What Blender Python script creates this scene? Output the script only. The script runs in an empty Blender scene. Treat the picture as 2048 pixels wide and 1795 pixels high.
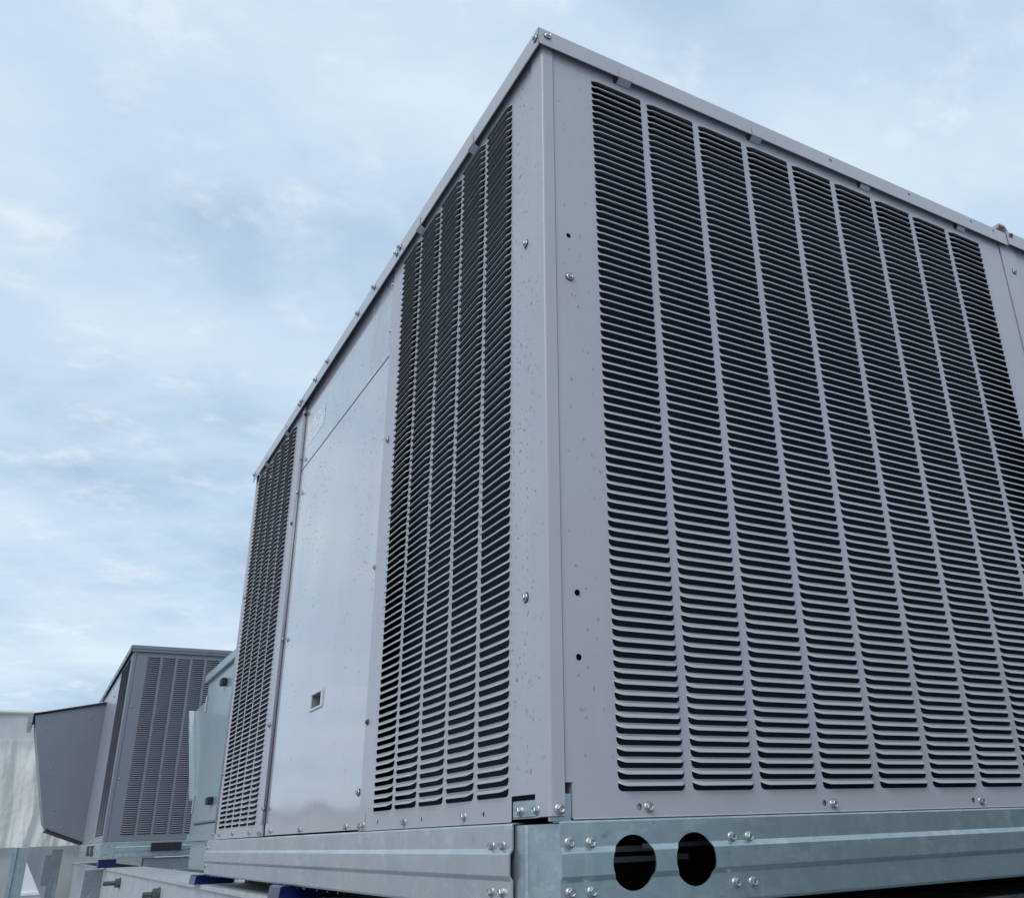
import bpy, math, random
from mathutils import Matrix, Vector
from mathutils import noise as mnoise

random.seed(7)
SC = bpy.context.scene
COL = SC.collection

# ------------------------------------------------------------------ camera
cam_d = bpy.data.cameras.new('camera')
cam = bpy.data.objects.new('camera', cam_d)
COL.objects.link(cam)
RX = Vector((0.8600468962, -0.5091301760, -0.0332535733))
RY = Vector((0.1713452799, 0.3496054631, -0.9210954431))
RZ = Vector((0.4805831159, 0.7864874341, 0.3879141459))
m = Matrix.Identity(4)
for i in range(3):
    m[i][0] = RX[i]
    m[i][1] = -RY[i]
    m[i][2] = -RZ[i]
m.translation = Vector((-0.6650961, -1.26418693, 0.02226444))
cam.matrix_world = m
cam_d.sensor_fit = 'HORIZONTAL'
cam_d.sensor_width = 36.0
cam_d.lens = 1814.512186 / 2048.0 * 36.0
cam_d.shift_x = -(1200.186 - 1024.0) / 2048.0
cam_d.shift_y = (895.209 - 897.5) / 2048.0
cam_d.clip_start = 0.02
cam_d.clip_end = 2000.0
SC.camera = cam
SC.render.resolution_x = 1024
SC.render.resolution_y = 897

# ------------------------------------------------------------------ sky
SUN_DIR = Vector((-0.66, -0.52, 0.78)).normalized()
world = bpy.data.worlds.new('World')
SC.world = world
world.use_nodes = True
nt = world.node_tree
nt.nodes.clear()


def N(tree, typ, **kw):
    n = tree.nodes.new(typ)
    for k, v in kw.items():
        if hasattr(n, k):
            setattr(n, k, v)
        else:
            n.inputs[k].default_value = v
    return n


def math_node(tree, op, a, b=None, clamp=False):
    n = tree.nodes.new('ShaderNodeMath')
    n.operation = op
    n.use_clamp = clamp
    for i, v in enumerate((a, b)):
        if v is None:
            continue
        if isinstance(v, (int, float)):
            n.inputs[i].default_value = v
        else:
            tree.links.new(v, n.inputs[i])
    return n.outputs[0]


def ramp(tree, fac, stops, interp='LINEAR'):
    n = tree.nodes.new('ShaderNodeValToRGB')
    n.color_ramp.interpolation = interp
    els = n.color_ramp.elements
    while len(els) < len(stops):
        els.new(0.5)
    for e, (p, c) in zip(els, stops):
        e.position = p
        e.color = (*c, 1) if len(c) == 3 else c
    tree.links.new(fac, n.inputs[0])
    return n.outputs[0]


def mixc(tree, fac, a, b, mode='MIX'):
    n = tree.nodes.new('ShaderNodeMix')
    n.data_type = 'RGBA'
    n.blend_type = mode
    for sock, v in ((n.inputs[0], fac), (n.inputs[6], a), (n.inputs[7], b)):
        if isinstance(v, (int, float)):
            sock.default_value = v
        elif isinstance(v, tuple):
            sock.default_value = (*v, 1)
        else:
            tree.links.new(v, sock)
    return n.outputs[2]


sky = N(nt, 'ShaderNodeTexSky', sky_type='NISHITA')
sky.sun_disc = False
sky.sun_elevation = math.asin(SUN_DIR.z)
sky.sun_rotation = math.atan2(SUN_DIR.x, SUN_DIR.y)
sky.altitude = 50
sky.air_density = 1.0
sky.dust_density = 1.5
tc = N(nt, 'ShaderNodeTexCoord')
sep = N(nt, 'ShaderNodeSeparateXYZ')
nt.links.new(tc.outputs['Generated'], sep.inputs[0])
zc = math_node(nt, 'MAXIMUM', sep.outputs[2], 0.0)
den = math_node(nt, 'ADD', zc, 0.20)
cx = math_node(nt, 'DIVIDE', sep.outputs[0], den)
cy = math_node(nt, 'DIVIDE', sep.outputs[1], den)
comb = N(nt, 'ShaderNodeCombineXYZ')
nt.links.new(cx, comb.inputs[0])
nt.links.new(cy, comb.inputs[1])
mp = N(nt, 'ShaderNodeMapping')
mp.inputs['Location'].default_value = (1.9, 6.3, 0)
mp.inputs['Rotation'].default_value = (0, 0, math.radians(32))
mp.inputs['Scale'].default_value = (1.0, 1.25, 1)
nt.links.new(comb.outputs[0], mp.inputs[0])
n1 = N(nt, 'ShaderNodeTexNoise')
n1.inputs['Scale'].default_value = 1.7
n1.inputs['Detail'].default_value = 6
n1.inputs['Roughness'].default_value = 0.56
n1.inputs['Distortion'].default_value = 0.15
nt.links.new(mp.outputs[0], n1.inputs[0])
n2 = N(nt, 'ShaderNodeTexNoise')
n2.inputs['Scale'].default_value = 6.5
n2.inputs['Detail'].default_value = 9
n2.inputs['Roughness'].default_value = 0.62
nt.links.new(mp.outputs[0], n2.inputs[0])
cl = ramp(nt, n1.outputs[0], [(0.30, (4.1, 5.5, 7.3)), (0.48, (5.7, 7.25, 8.9)), (0.68, (7.3, 8.6, 9.6))])
wisp = ramp(nt, n2.outputs[0], [(0.50, (0, 0, 0)), (0.74, (0.50, 0.50, 0.50))], 'EASE')
cl2 = mixc(nt, wisp, cl, (9.0, 9.7, 10.1))
skyc = mixc(nt, 0.92, sky.outputs[0], cl2)
bg = N(nt, 'ShaderNodeBackground')
bg.inputs[1].default_value = 0.090
nt.links.new(skyc, bg.inputs[0])
wo = N(nt, 'ShaderNodeOutputWorld')
nt.links.new(bg.outputs[0], wo.inputs[0])

# ------------------------------------------------------------------ sun and exposure
sd = bpy.data.lights.new('sun', 'SUN')
sd.energy = 1.1
sd.angle = math.radians(35)
sd.color = (1.0, 0.985, 0.96)
so = bpy.data.objects.new('sun', sd)
COL.objects.link(so)
so.rotation_euler = SUN_DIR.to_track_quat('Z', 'Y').to_euler()
SC.view_settings.view_transform = 'Standard'
SC.view_settings.look = 'None'
SC.view_settings.exposure = 0.22
SC.view_settings.gamma = 1.0
SC.view_settings.use_curve_mapping = False


# ------------------------------------------------------------------ materials
def new_mat(name):
    mt = bpy.data.materials.new(name)
    mt.use_nodes = True
    t = mt.node_tree
    b = t.nodes['Principled BSDF']
    g = t.nodes.new('ShaderNodeNewGeometry')
    return mt, t, b, g.outputs['Position']


def noise(t, pos, scale, detail=4, rough=0.55, stretch=None, out=0):
    n = t.nodes.new('ShaderNodeTexNoise')
    n.inputs['Scale'].default_value = scale
    n.inputs['Detail'].default_value = detail
    n.inputs['Roughness'].default_value = rough
    if stretch:
        mpn = t.nodes.new('ShaderNodeMapping')
        mpn.inputs['Scale'].default_value = stretch
        t.links.new(pos, mpn.inputs[0])
        pos = mpn.outputs[0]
    t.links.new(pos, n.inputs[0])
    return n.outputs[out]


def bump(t, b, h, strength, dist, prev=None):
    n = t.nodes.new('ShaderNodeBump')
    n.inputs['Strength'].default_value = strength
    n.inputs['Distance'].default_value = dist
    t.links.new(h, n.inputs['Height'])
    if prev is not None:
        t.links.new(prev, n.inputs['Normal'])
    t.links.new(n.outputs[0], b.inputs['Normal'])
    return n.outputs[0]


def paint(name, col, rough=0.34, wave=0.0, dirt=0.30, coat=0.25):
    mt, t, b, pos = new_mat(name)
    d = noise(t, pos, 2.3, 6, 0.6)
    streak = noise(t, pos, 9.0, 5, 0.6, (1, 1, 0.09))
    fine = noise(t, pos, 260, 2, 0.5)
    c = mixc(t, ramp(t, d, [(0.35, (0, 0, 0)), (0.75, (dirt, dirt, dirt))]), tuple(col),
             (col[0] * 0.70, col[1] * 0.68, col[2] * 0.64))
    c = mixc(t, ramp(t, streak, [(0.52, (0, 0, 0)), (0.78, (0.30, 0.30, 0.30))]), c,
             (col[0] * 1.22, col[1] * 1.22, col[2] * 1.2))
    c = mixc(t, ramp(t, fine, [(0.62, (0, 0, 0)), (0.75, (0.18, 0.18, 0.18))]), c,
             (col[0] * 0.62, col[1] * 0.62, col[2] * 0.62))
    t.links.new(c, b.inputs['Base Color'])
    b.inputs['Coat Weight'].default_value = coat
    b.inputs['Coat Roughness'].default_value = 0.09
    r = ramp(t, d, [(0.3, (rough * 0.88,) * 3), (0.7, (rough * 1.2,) * 3)])
    t.links.new(r, b.inputs['Roughness'])
    nb = bump(t, b, noise(t, pos, 900, 2, 0.5), 0.05, 0.0004)
    if wave:
        bump(t, b, noise(t, pos, 2.6, 1, 0.4), wave, 0.02, nb)
    return mt


def metal(name, col, rough=0.42, metallic=0.55, white=0.35, spangle=55, streaky=True, scale=1.0, spc=0.10):
    mt, t, b, pos = new_mat(name)
    v = t.nodes.new('ShaderNodeTexVoronoi')
    v.inputs['Scale'].default_value = spangle
    t.links.new(pos, v.inputs[0])
    sp = ramp(t, v.outputs['Color'], [(0.0, (1 - spc,) * 3), (1.0, (1 + spc,) * 3)])
    c = mixc(t, 1.0, tuple(col), sp, 'MULTIPLY')
    big = noise(t, pos, 5.5 * scale, 6, 0.62)
    c = mixc(t, ramp(t, big, [(0.40, (0, 0, 0)), (0.64, (0.45, 0.45, 0.45))]), c,
             (col[0] * 0.70, col[1] * 0.76, col[2] * 0.80))
    if white:
        w = noise(t, pos, 13 * scale, 9, 0.72, (1, 1, 1.6))
        c = mixc(t, ramp(t, w, [(0.565, (0, 0, 0)), (0.60, (white * 0.7,) * 3), (0.68, (white,) * 3)]), c, (0.72, 0.76, 0.76))
    if streaky:
        s = noise(t, pos, 26 * scale, 6, 0.7, (1, 1, 0.12))
        c = mixc(t, ramp(t, s, [(0.58, (0, 0, 0)), (0.74, (0.35,) * 3)]), c, (0.66, 0.72, 0.73))
    sc = noise(t, pos, 40 * scale, 3, 0.7, (0.15, 0.15, 6.0))
    c = mixc(t, ramp(t, sc, [(0.66, (0, 0, 0)), (0.70, (0.4,) * 3)]), c, (0.68, 0.72, 0.72))
    dk = noise(t, pos, 18 * scale, 8, 0.75)
    c = mixc(t, ramp(t, dk, [(0.64, (0, 0, 0)), (0.70, (0.5,) * 3)]), c, (0.16, 0.19, 0.20))
    t.links.new(c, b.inputs['Base Color'])
    b.inputs['Metallic'].default_value = metallic
    t.links.new(ramp(t, big, [(0.3, (rough * 0.75,) * 3), (0.7, (rough * 1.3,) * 3)]), b.inputs['Roughness'])
    nb = bump(t, b, noise(t, pos, 140, 3, 0.6), 0.10, 0.001)
    bump(t, b, noise(t, pos, 6, 2, 0.5), 0.12, 0.006, nb)
    return mt


def plain(name, col, rough=0.5, metallic=0.0, var=0.25, scale=30, spec=None):
    mt, t, b, pos = new_mat(name)
    n = noise(t, pos, scale, 4, 0.6)
    c = mixc(t, ramp(t, n, [(0.3, (0, 0, 0)), (0.7, (1, 1, 1))]), tuple(x * (1 - var) for x in col),
             tuple(min(1, x * (1 + var)) for x in col))
    t.links.new(c, b.inputs['Base Color'])
    b.inputs['Roughness'].default_value = rough
    b.inputs['Metallic'].default_value = metallic
    if spec is not None:
        b.inputs['Specular IOR Level'].default_value = spec
    bump(t, b, noise(t, pos, scale * 6, 3, 0.6), 0.1, 0.001)
    return mt


M = {}
PCOL = (0.435, 0.422, 0.452)
M['paint'] = paint('grey_paint', PCOL, 0.36)
M['door'] = paint('grey_paint_door', PCOL, 0.20, wave=0.0, coat=1.0)
M['louver'] = paint('grey_paint_louver_shaded', (0.385, 0.390, 0.405), 0.40)  # panel paint darkened to deepen the shade under the hoods
M['cap'] = paint('grey_paint_cap', (0.46, 0.45, 0.475), 0.34)
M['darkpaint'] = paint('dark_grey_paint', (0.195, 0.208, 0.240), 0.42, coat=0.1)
M['darkpaint_side'] = paint('mid_grey_paint', (0.30, 0.31, 0.34), 0.38)  # mid grey, lighter than the dark grey paint
M['teal'] = paint('pale_teal_paint', (0.215, 0.285, 0.31), 0.34)
M['galv'] = metal('galvanised_steel', (0.43, 0.505, 0.52), 0.36, 0.72, 0.30)
M['galv_wet'] = metal('galvanised_steel_streaked', (0.52, 0.555, 0.555), 0.30, 0.6, 0.40, streaky=True, spc=0.03)
M['galv_dark'] = metal('galvanised_steel_dull', (0.22, 0.26, 0.28), 0.55, 0.35, 0.15)
M['beam'] = metal('zinc_grey_beam', (0.52, 0.55, 0.54), 0.45, 0.2, 0.2, spangle=20, streaky=False, scale=0.5)
M['screw'] = plain('zinc_screw', (0.47, 0.48, 0.47), 0.34, 0.9, 0.15, 200)
M['rubber'] = plain('black_rubber', (0.015, 0.016, 0.018), 0.6, 0, 0.2, 80)
M['black'] = plain('black_opening', (0.010, 0.011, 0.014), 0.7, 0, 0.2, 20)
M['drab'] = plain('dull_dirty_steel', (0.15, 0.15, 0.145), 0.9, 0, 0.35, 14, 0.0)
M['bolt'] = plain('dark_structural_bolt', (0.10, 0.115, 0.12), 0.5, 0.5, 0.3, 60)
M['rust'] = plain('rusty_screw', (0.13, 0.055, 0.035), 0.7, 0.1, 0.4, 150)
M['rustpale'] = plain('rust_stained_paint', (0.34, 0.28, 0.25), 0.6, 0.0, 0.3, 120)
M['blue'] = plain('blue_rubber', (0.003, 0.012, 0.075), 0.16, 0, 0.25, 40)
M['plastic'] = plain('pale_plastic', (0.60, 0.62, 0.63), 0.4, 0, 0.05, 20)
M['recess'] = plain('grey_plastic', (0.25, 0.26, 0.27), 0.5, 0, 0.1, 20)
M['roof'] = plain('roof_membrane', (0.21, 0.23, 0.27), 0.75, 0, 0.12, 1.2)
M['wall'] = plain('pale_render', (0.62, 0.56, 0.54), 0.8, 0, 0.08, 1.5)
M['white'] = plain('white_sheet_panel', (0.80, 0.81, 0.82), 0.6, 0, 0.04, 2)

# dark condenser coil: thin vertical fins behind the louvers
mt, t, b, pos = new_mat('coil_fins')
sx = t.nodes.new('ShaderNodeSeparateXYZ')
t.links.new(pos, sx.inputs[0])
su = math_node(t, 'ADD', sx.outputs[0], sx.outputs[1])
wv = math_node(t, 'SINE', math_node(t, 'MULTIPLY', su, 2 * math.pi / 0.0042))
c = mixc(t, math_node(t, 'MULTIPLY_ADD', wv, 0.5), (0.003, 0.010, 0.026), (0.018, 0.040, 0.075))
t.links.new(c, b.inputs['Base Color'])
b.inputs['Roughness'].default_value = 0.6
M['coil'] = mt

# water
mt, t, b, pos = new_mat('rain_water')
b.inputs['Base Color'].default_value = (0.95, 0.97, 1, 1)
b.inputs['Transmission Weight'].default_value = 1.0
b.inputs['IOR'].default_value = 1.33
b.inputs['Roughness'].default_value = 0.02
M['water'] = mt

# sticker: pale film with faint rows of grey print
mt, t, b, pos = new_mat('label_print')
sx = t.nodes.new('ShaderNodeSeparateXYZ')
t.links.new(pos, sx.inputs[0])
rows = math_node(t, 'GREATER_THAN', math_node(t, 'SINE', math_node(t, 'MULTIPLY', sx.outputs[2], 2 * math.pi / 0.012)), 0.1)
words = ramp(t, noise(t, pos, 60, 2, 0.5, (1, 1, 0.6)), [(0.45, (0, 0, 0)), (0.50, (1, 1, 1))])
f = math_node(t, 'MULTIPLY', rows, words)
f = math_node(t, 'MULTIPLY', f, 0.8)
t.links.new(mixc(t, f, (0.80, 0.81, 0.81), (0.30, 0.33, 0.36)), b.inputs['Base Color'])
b.inputs['Roughness'].default_value = 0.35
M['label'] = mt

mt, t, b, pos = new_mat('clear_film')
b.inputs['Base Color'].default_value = (0.72, 0.75, 0.78, 1)
b.inputs['Roughness'].default_value = 0.22
a = ramp(t, noise(t, pos, 22, 6, 0.7, (1, 1, 0.5)), [(0.40, (0.10,) * 3), (0.68, (0.55,) * 3)])
t.links.new(a, b.inputs['Alpha'])
bump(t, b, noise(t, pos, 30, 3, 0.6), 0.3, 0.003)
M['film'] = mt

# plastic sheeting
def tarp_mat(name, col, tr):
    mt, t, b, pos = new_mat(name)
    n = noise(t, pos, 2.2, 6, 0.6, (1, 1, 0.35))
    c = mixc(t, ramp(t, n, [(0.35, (0, 0, 0)), (0.7, (1, 1, 1))]), tuple(x * 0.78 for x in col), col)
    t.links.new(c, b.inputs['Base Color'])
    b.inputs['Roughness'].default_value = 0.32
    nb = bump(t, b, noise(t, pos, 9, 5, 0.6, (1, 1, 0.3)), 0.22, 0.02)
    tl = t.nodes.new('ShaderNodeBsdfTranslucent')
    t.links.new(c, tl.inputs[0])
    mx = t.nodes.new('ShaderNodeMixShader')
    mx.inputs[0].default_value = tr
    t.links.new(b.outputs[0], mx.inputs[1])
    t.links.new(tl.outputs[0], mx.inputs[2])
    t.links.new(mx.outputs[0], t.nodes['Material Output'].inputs[0])
    return mt


M['tarp'] = tarp_mat('white_plastic_sheeting', (0.92, 0.90, 0.84), 0.3)
M['tarp_grey'] = tarp_mat('grey_plastic_sheeting', (0.60, 0.62, 0.61), 0.3)


# ------------------------------------------------------------------ mesh helpers
class MB:
    def __init__(s):
        s.v, s.f, s.mi, s.sm = [], [], [], []

    def face(s, pts, mi=0, smooth=False):
        k = len(s.v)
        s.v.extend(tuple(p) for p in pts)
        s.f.append(tuple(range(k, k + len(pts))))
        s.mi.append(mi)
        s.sm.append(smooth)

    def add(s, verts, faces, mi=0, smooth=False):
        k = len(s.v)
        s.v.extend(tuple(p) for p in verts)
        for f in faces:
            s.f.append(tuple(i + k for i in f))
            s.mi.append(mi)
            s.sm.append(smooth)

    def box(s, x0, x1, y0, y1, z0, z1, mi=0, bev=0.0):
        if bev > 0:
            b = bev
            # chamfered vertical/horizontal edges through a 24-vertex box
            vs, idx = [], {}
            for i, x in enumerate((x0, x1)):
                for j, y in enumerate((y0, y1)):
                    for k, z in enumerate((z0, z1)):
                        dx = b if i == 0 else -b
                        dy = b if j == 0 else -b
                        dz = b if k == 0 else -b
                        idx[(i, j, k, 0)] = len(vs); vs.append((x, y + dy, z + dz))
                        idx[(i, j, k, 1)] = len(vs); vs.append((x + dx, y, z + dz))
                        idx[(i, j, k, 2)] = len(vs); vs.append((x + dx, y + dy, z))
            F = []
            for i in (0, 1):
                F.append([idx[(i, 0, 0, 0)], idx[(i, 1, 0, 0)], idx[(i, 1, 1, 0)], idx[(i, 0, 1, 0)]])
                F.append([idx[(0, i, 0, 1)], idx[(1, i, 0, 1)], idx[(1, i, 1, 1)], idx[(0, i, 1, 1)]])
                F.append([idx[(0, 0, i, 2)], idx[(1, 0, i, 2)], idx[(1, 1, i, 2)], idx[(0, 1, i, 2)]])
            for i in (0, 1):
                for j in (0, 1):
                    F.append([idx[(i, j, 0, 0)], idx[(i, j, 1, 0)], idx[(i, j, 1, 1)], idx[(i, j, 0, 1)]])
                    F.append([idx[(i, 0, j, 0)], idx[(i, 1, j, 0)], idx[(i, 1, j, 2)], idx[(i, 0, j, 2)]])
                    F.append([idx[(0, i, j, 1)], idx[(1, i, j, 1)], idx[(1, i, j, 2)], idx[(0, i, j, 2)]])
                    for k in (0, 1):
                        F.append([idx[(i, j, k, 0)], idx[(i, j, k, 1)], idx[(i, j, k, 2)]])
            s.add(vs, F, mi)
            return
        vs = [(x, y, z) for x in (x0, x1) for y in (y0, y1) for z in (z0, z1)]
        s.add(vs, [(0, 1, 3, 2), (4, 6, 7, 5), (0, 4, 5, 1), (2, 3, 7, 6), (0, 2, 6, 4), (1, 5, 7, 3)], mi)

    def prism(s, poly, axis, a, b, mi=0, smooth=False):
        """extrude a closed polygon (pairs) along an axis: 'x' pairs=(y,z), 'y' pairs=(x,z), 'z' pairs=(x,y)"""
        def P(p, t):
            return {'x': (t, p[0], p[1]), 'y': (p[0], t, p[1]), 'z': (p[0], p[1], t)}[axis]
        n = len(poly)
        vs = [P(p, a) for p in poly] + [P(p, b) for p in poly]
        s.add(vs, [(i, (i + 1) % n, n + (i + 1) % n, n + i) for i in range(n)], mi, smooth)
        s.add([P(p, a) for p in poly], [tuple(range(n))], mi)
        s.add([P(p, b) for p in poly], [tuple(range(n))], mi)

    def lathe(s, prof, seg=12, mi=0, smooth=True, M4=None):
        vs = []
        for r, z in prof:
            for k in range(seg):
                a = 2 * math.pi * k / seg
                p = Vector((r * math.cos(a), r * math.sin(a), z))
                vs.append(M4 @ p if M4 else p)
        F = []
        for i in range(len(prof) - 1):
            for k in range(seg):
                F.append((i * seg + k, i * seg + (k + 1) % seg, (i + 1) * seg + (k + 1) % seg, (i + 1) * seg + k))
        s.add(vs, F, mi, smooth)

    def mesh(s, name, mats, recalc=True):
        import bmesh
        me = bpy.data.meshes.new(name)
        me.from_pydata(s.v, [], s.f)
        for mm in mats:
            me.materials.append(mm)
        me.polygons.foreach_set('material_index', s.mi)
        me.polygons.foreach_set('use_smooth', s.sm)
        bm = bmesh.new()
        bm.from_mesh(me)
        bmesh.ops.remove_doubles(bm, verts=bm.verts, dist=0.00002)
        if recalc:
            bmesh.ops.recalc_face_normals(bm, faces=bm.faces)
        bm.to_mesh(me)
        bm.free()
        me.update()
        return me


def obj(name, mb, mats, parent=None, recalc=True, **props):
    mats = mats if isinstance(mats, (list, tuple)) else [mats]
    mats = [M[x] if isinstance(x, str) else x for x in mats]
    me = mb if isinstance(mb, bpy.types.Mesh) else mb.mesh(name, mats, recalc)
    o = bpy.data.objects.new(name, me)
    COL.objects.link(o)
    if parent is not None:
        o.parent = parent
        loc = ROOTLOC.get(parent.name)
        if loc is not None:
            o.matrix_parent_inverse = Matrix.Translation(-loc)
    for k, v in props.items():
        o[k] = v
    return o


ROOTLOC = {}


def thing(name, label, cat, loc, group=None):
    o = bpy.data.objects.new(name, None)
    COL.objects.link(o)
    o.location = loc
    o.empty_display_size = 0.1
    o['label'] = label
    o['category'] = cat
    if group:
        o['group'] = group
    ROOTLOC[o.name] = Vector(loc)
    return o


FACE_R = Matrix.Rotation(math.radians(90), 4, 'X')      # +Z -> -Y
FACE_L = Matrix.Rotation(math.radians(-90), 4, 'Y')     # +Z -> -X


# ------------------------------------------------------------------ fasteners
def hexpts(r, rot=0.0):
    return [(r * math.cos(math.pi / 3 * k + rot), r * math.sin(math.pi / 3 * k + rot)) for k in range(6)]


def screw_mesh(name, R=0.0078, washer=True, mat='screw', tall=0.0058):
    b = MB()
    z0 = 0.0
    if washer:
        b.lathe([(R * 1.13, 0.0), (R * 1.13, 0.0014), (R * 0.9, 0.0020)], 18, 1)
        z0 = 0.0016
    b.lathe([(R, z0), (R, z0 + 0.0009), (R * 0.70, z0 + 0.0022), (R * 0.5, z0 + 0.0023)], 18, 0)
    h = R * 0.66
    lo = [(x, y, z0 + 0.0018) for x, y in hexpts(h)]
    hi = [(x, y, z0 + tall - 0.0009) for x, y in hexpts(h)]
    ch = [(x, y, z0 + tall) for x, y in hexpts(h * 0.86)]
    dish = [(x, y, z0 + tall - 0.0010) for x, y in hexpts(h * 0.55)]
    ring = [lo, hi, ch, dish]
    for a, c in zip(ring[:-1], ring[1:]):
        for k in range(6):
            b.face([a[k], a[(k + 1) % 6], c[(k + 1) % 6], c[k]])
    b.face(dish)
    return b.mesh(name, [M[mat], M['rubber']])


SCREW = screw_mesh('washer_screw')
BOLT = screw_mesh('flange_bolt', 0.0085, False, 'screw', 0.0072)
RUSTY = screw_mesh('rusty_screw', 0.0078, False, 'rust')
CAPSCREW = screw_mesh('cap_screw', 0.0085, True, 'screw', 0.0085)
SMALL = screw_mesh('small_screw', 0.006, False, 'screw', 0.005)


def put(name, mesh, parent, face, p, out=0.0):
    o = bpy.data.objects.new(name, mesh)
    COL.objects.link(o)
    sp = Matrix.Rotation(random.uniform(0, math.pi / 3), 4, 'Z')
    loc = Vector(p)
    if face is FACE_R:
        loc.y -= out
    else:
        loc.x -= out
    if parent is not None:
        o.parent = parent
        l = ROOTLOC.get(parent.name)
        if l is not None:
            o.matrix_parent_inverse = Matrix.Translation(-l)
    o.matrix_basis = Matrix.Translation(loc) @ face @ sp
    return o


# ------------------------------------------------------------------ louvers
PITCH = 0.017
ZTOP = 1.500
NROW = 84


def louver_base(W, d=0.0096, drop=0.0055, rise=0.0022, ramp_len=0.013, th=0.0005, nu=4):
    """formed louver hood: local x along the slot 0..W, -y outward, z=0 at the slot top"""
    us = []
    for i in range(nu + 1):
        us.append(ramp_len * i / nu)
    us2 = [W - u for u in reversed(us)]
    st = us + us2
    ver, fac = [], []
    for u in st:
        k = min(u, W - u) / ramp_len
        e = math.sin(min(1, k) * math.pi / 2) ** 0.9
        pr = [(0.0, rise), (0.42 * d * e, rise - 0.10 * (rise + drop * e)), (0.80 * d * e, rise - 0.42 * (rise + drop * e)),
              (d * e, -drop * e)]
        for n, z in pr:
            ver.append((u, -n, z))
        for n, z in ((max(0, d * e - th), -drop * e), (max(0, 0.80 * d * e - th), rise - 0.42 * (rise + drop * e) - th * 0.8 * e), (0.0, rise - th)):
            ver.append((u, -n, z))
    per = 7
    for i in range(len(st) - 1):
        for j in range(per - 1):
            a = i * per + j
            fac.append((a, a + 1, a + per + 1, a + per))
    return ver, fac


def louver_mesh(name, W, mat, **kw):
    ver, fac = louver_base(W, **kw)
    me = bpy.data.meshes.new(name)
    me.from_pydata(ver, [], fac)
    me.materials.append(mat)
    me.polygons.foreach_set('use_smooth', [True] * len(fac))
    import bmesh
    bm = bmesh.new()
    bm.from_mesh(me)
    bmesh.ops.recalc_face_normals(bm, faces=bm.faces)
    # crease the lip so it stays crisp
    bm.to_mesh(me)
    bm.free()
    try:
        me.set_sharp_from_angle(angle=math.radians(50))
    except Exception:
        pass
    return me


def louver_field(name, W, items, mat, parent, **kw):
    """items: list of 4x4 matrices; all joined into one mesh"""
    ver, fac = louver_base(W, **kw)
    V, F = [], []
    vv = [Vector(p) for p in ver]
    for mm in items:
        mm = mm @ Matrix.Rotation(random.gauss(0, 0.018), 4, 'X') @ Matrix.Diagonal((1, 1 + random.gauss(0, 0.025), 1 + random.gauss(0, 0.02), 1))
        k = len(V)
        V.extend((mm @ p)[:] for p in vv)
        F.extend(tuple(i + k for i in f) for f in fac)
    me = bpy.data.meshes.new(name)
    me.from_pydata(V, [], F)
    me.materials.append(mat)
    me.polygons.foreach_set('use_smooth', [True] * len(F))
    try:
        me.set_sharp_from_angle(angle=math.radians(50))
    except Exception:
        pass
    return obj(name, me, mat, parent, kind='stuff')


SLOT_H = 0.0128


def ring_cell(mb, T, u0, u1, z0, z1, hu, hz, r, seg=14):
    """rectangle u0..u1 x z0..z1 with a round hole"""
    cs = []
    for k in range(seg):
        a = 2 * math.pi * k / seg
        c, s = math.cos(a), math.sin(a)
        t = min(((u1 - hu) / c) if c > 1e-9 else 1e9, ((u0 - hu) / c) if c < -1e-9 else 1e9,
                ((z1 - hz) / s) if s > 1e-9 else 1e9, ((z0 - hz) / s) if s < -1e-9 else 1e9)
        cs.append(((hu + r * c, hz + r * s), (hu + t * c, hz + t * s)))
    corners = [(u1, z1), (u0, z1), (u0, z0), (u1, z0)]
    for k in range(seg):
        a, b = cs[k], cs[(k + 1) % seg]
        mid = None
        for cp in corners:
            ang = math.atan2(cp[1] - hz, cp[0] - hu) % (2 * math.pi)
            a0 = 2 * math.pi * k / seg
            a1 = 2 * math.pi * (k + 1) / seg
            if a0 < ang < a1:
                mid = cp
        pts = [a[0], a[1]] + ([mid] if mid else []) + [b[1], b[0]]
        mb.face([T(*p) for p in pts])
        # short wall of the hole
        mb.face([T(*a[0]), T(*b[0]), T(*b[0], 0.0015), T(*a[0], 0.0015)])


def strip(mb, T, u0, u1, z0, z1, holes=()):
    """plain vertical strip with round holes (each (u, z, r))"""
    hs = sorted(holes, key=lambda h: h[1])
    zc = z0
    for i, (hu, hz, r) in enumerate(hs):
        a = max(zc, hz - r * 2.5)
        b = min(z1, hz + r * 2.5)
        if a > zc:
            mb.face([T(u0, zc), T(u1, zc), T(u1, a), T(u0, a)])
        ring_cell(mb, T, u0, u1, a, b, hu, hz, r)
        zc = b
    if zc < z1:
        mb.face([T(u0, zc), T(u1, zc), T(u1, z1), T(u0, z1)])


def hstrip(mb, T, u0, u1, z0, z1, holes=()):
    """horizontal strip with round holes"""
    hs = sorted(holes, key=lambda h: h[0])
    uc = u0
    for hu, hz, r in hs:
        a, b = hu - r * 1.8, hu + r * 1.8
        mb.face([T(uc, z0), T(a, z0), T(a, z1), T(uc, z1)])
        ring_cell(mb, T, a, b, z0, z1, hu, hz, r)
        uc = b
    mb.face([T(uc, z0), T(u1, z0), T(u1, z1), T(uc, z1)])


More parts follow.
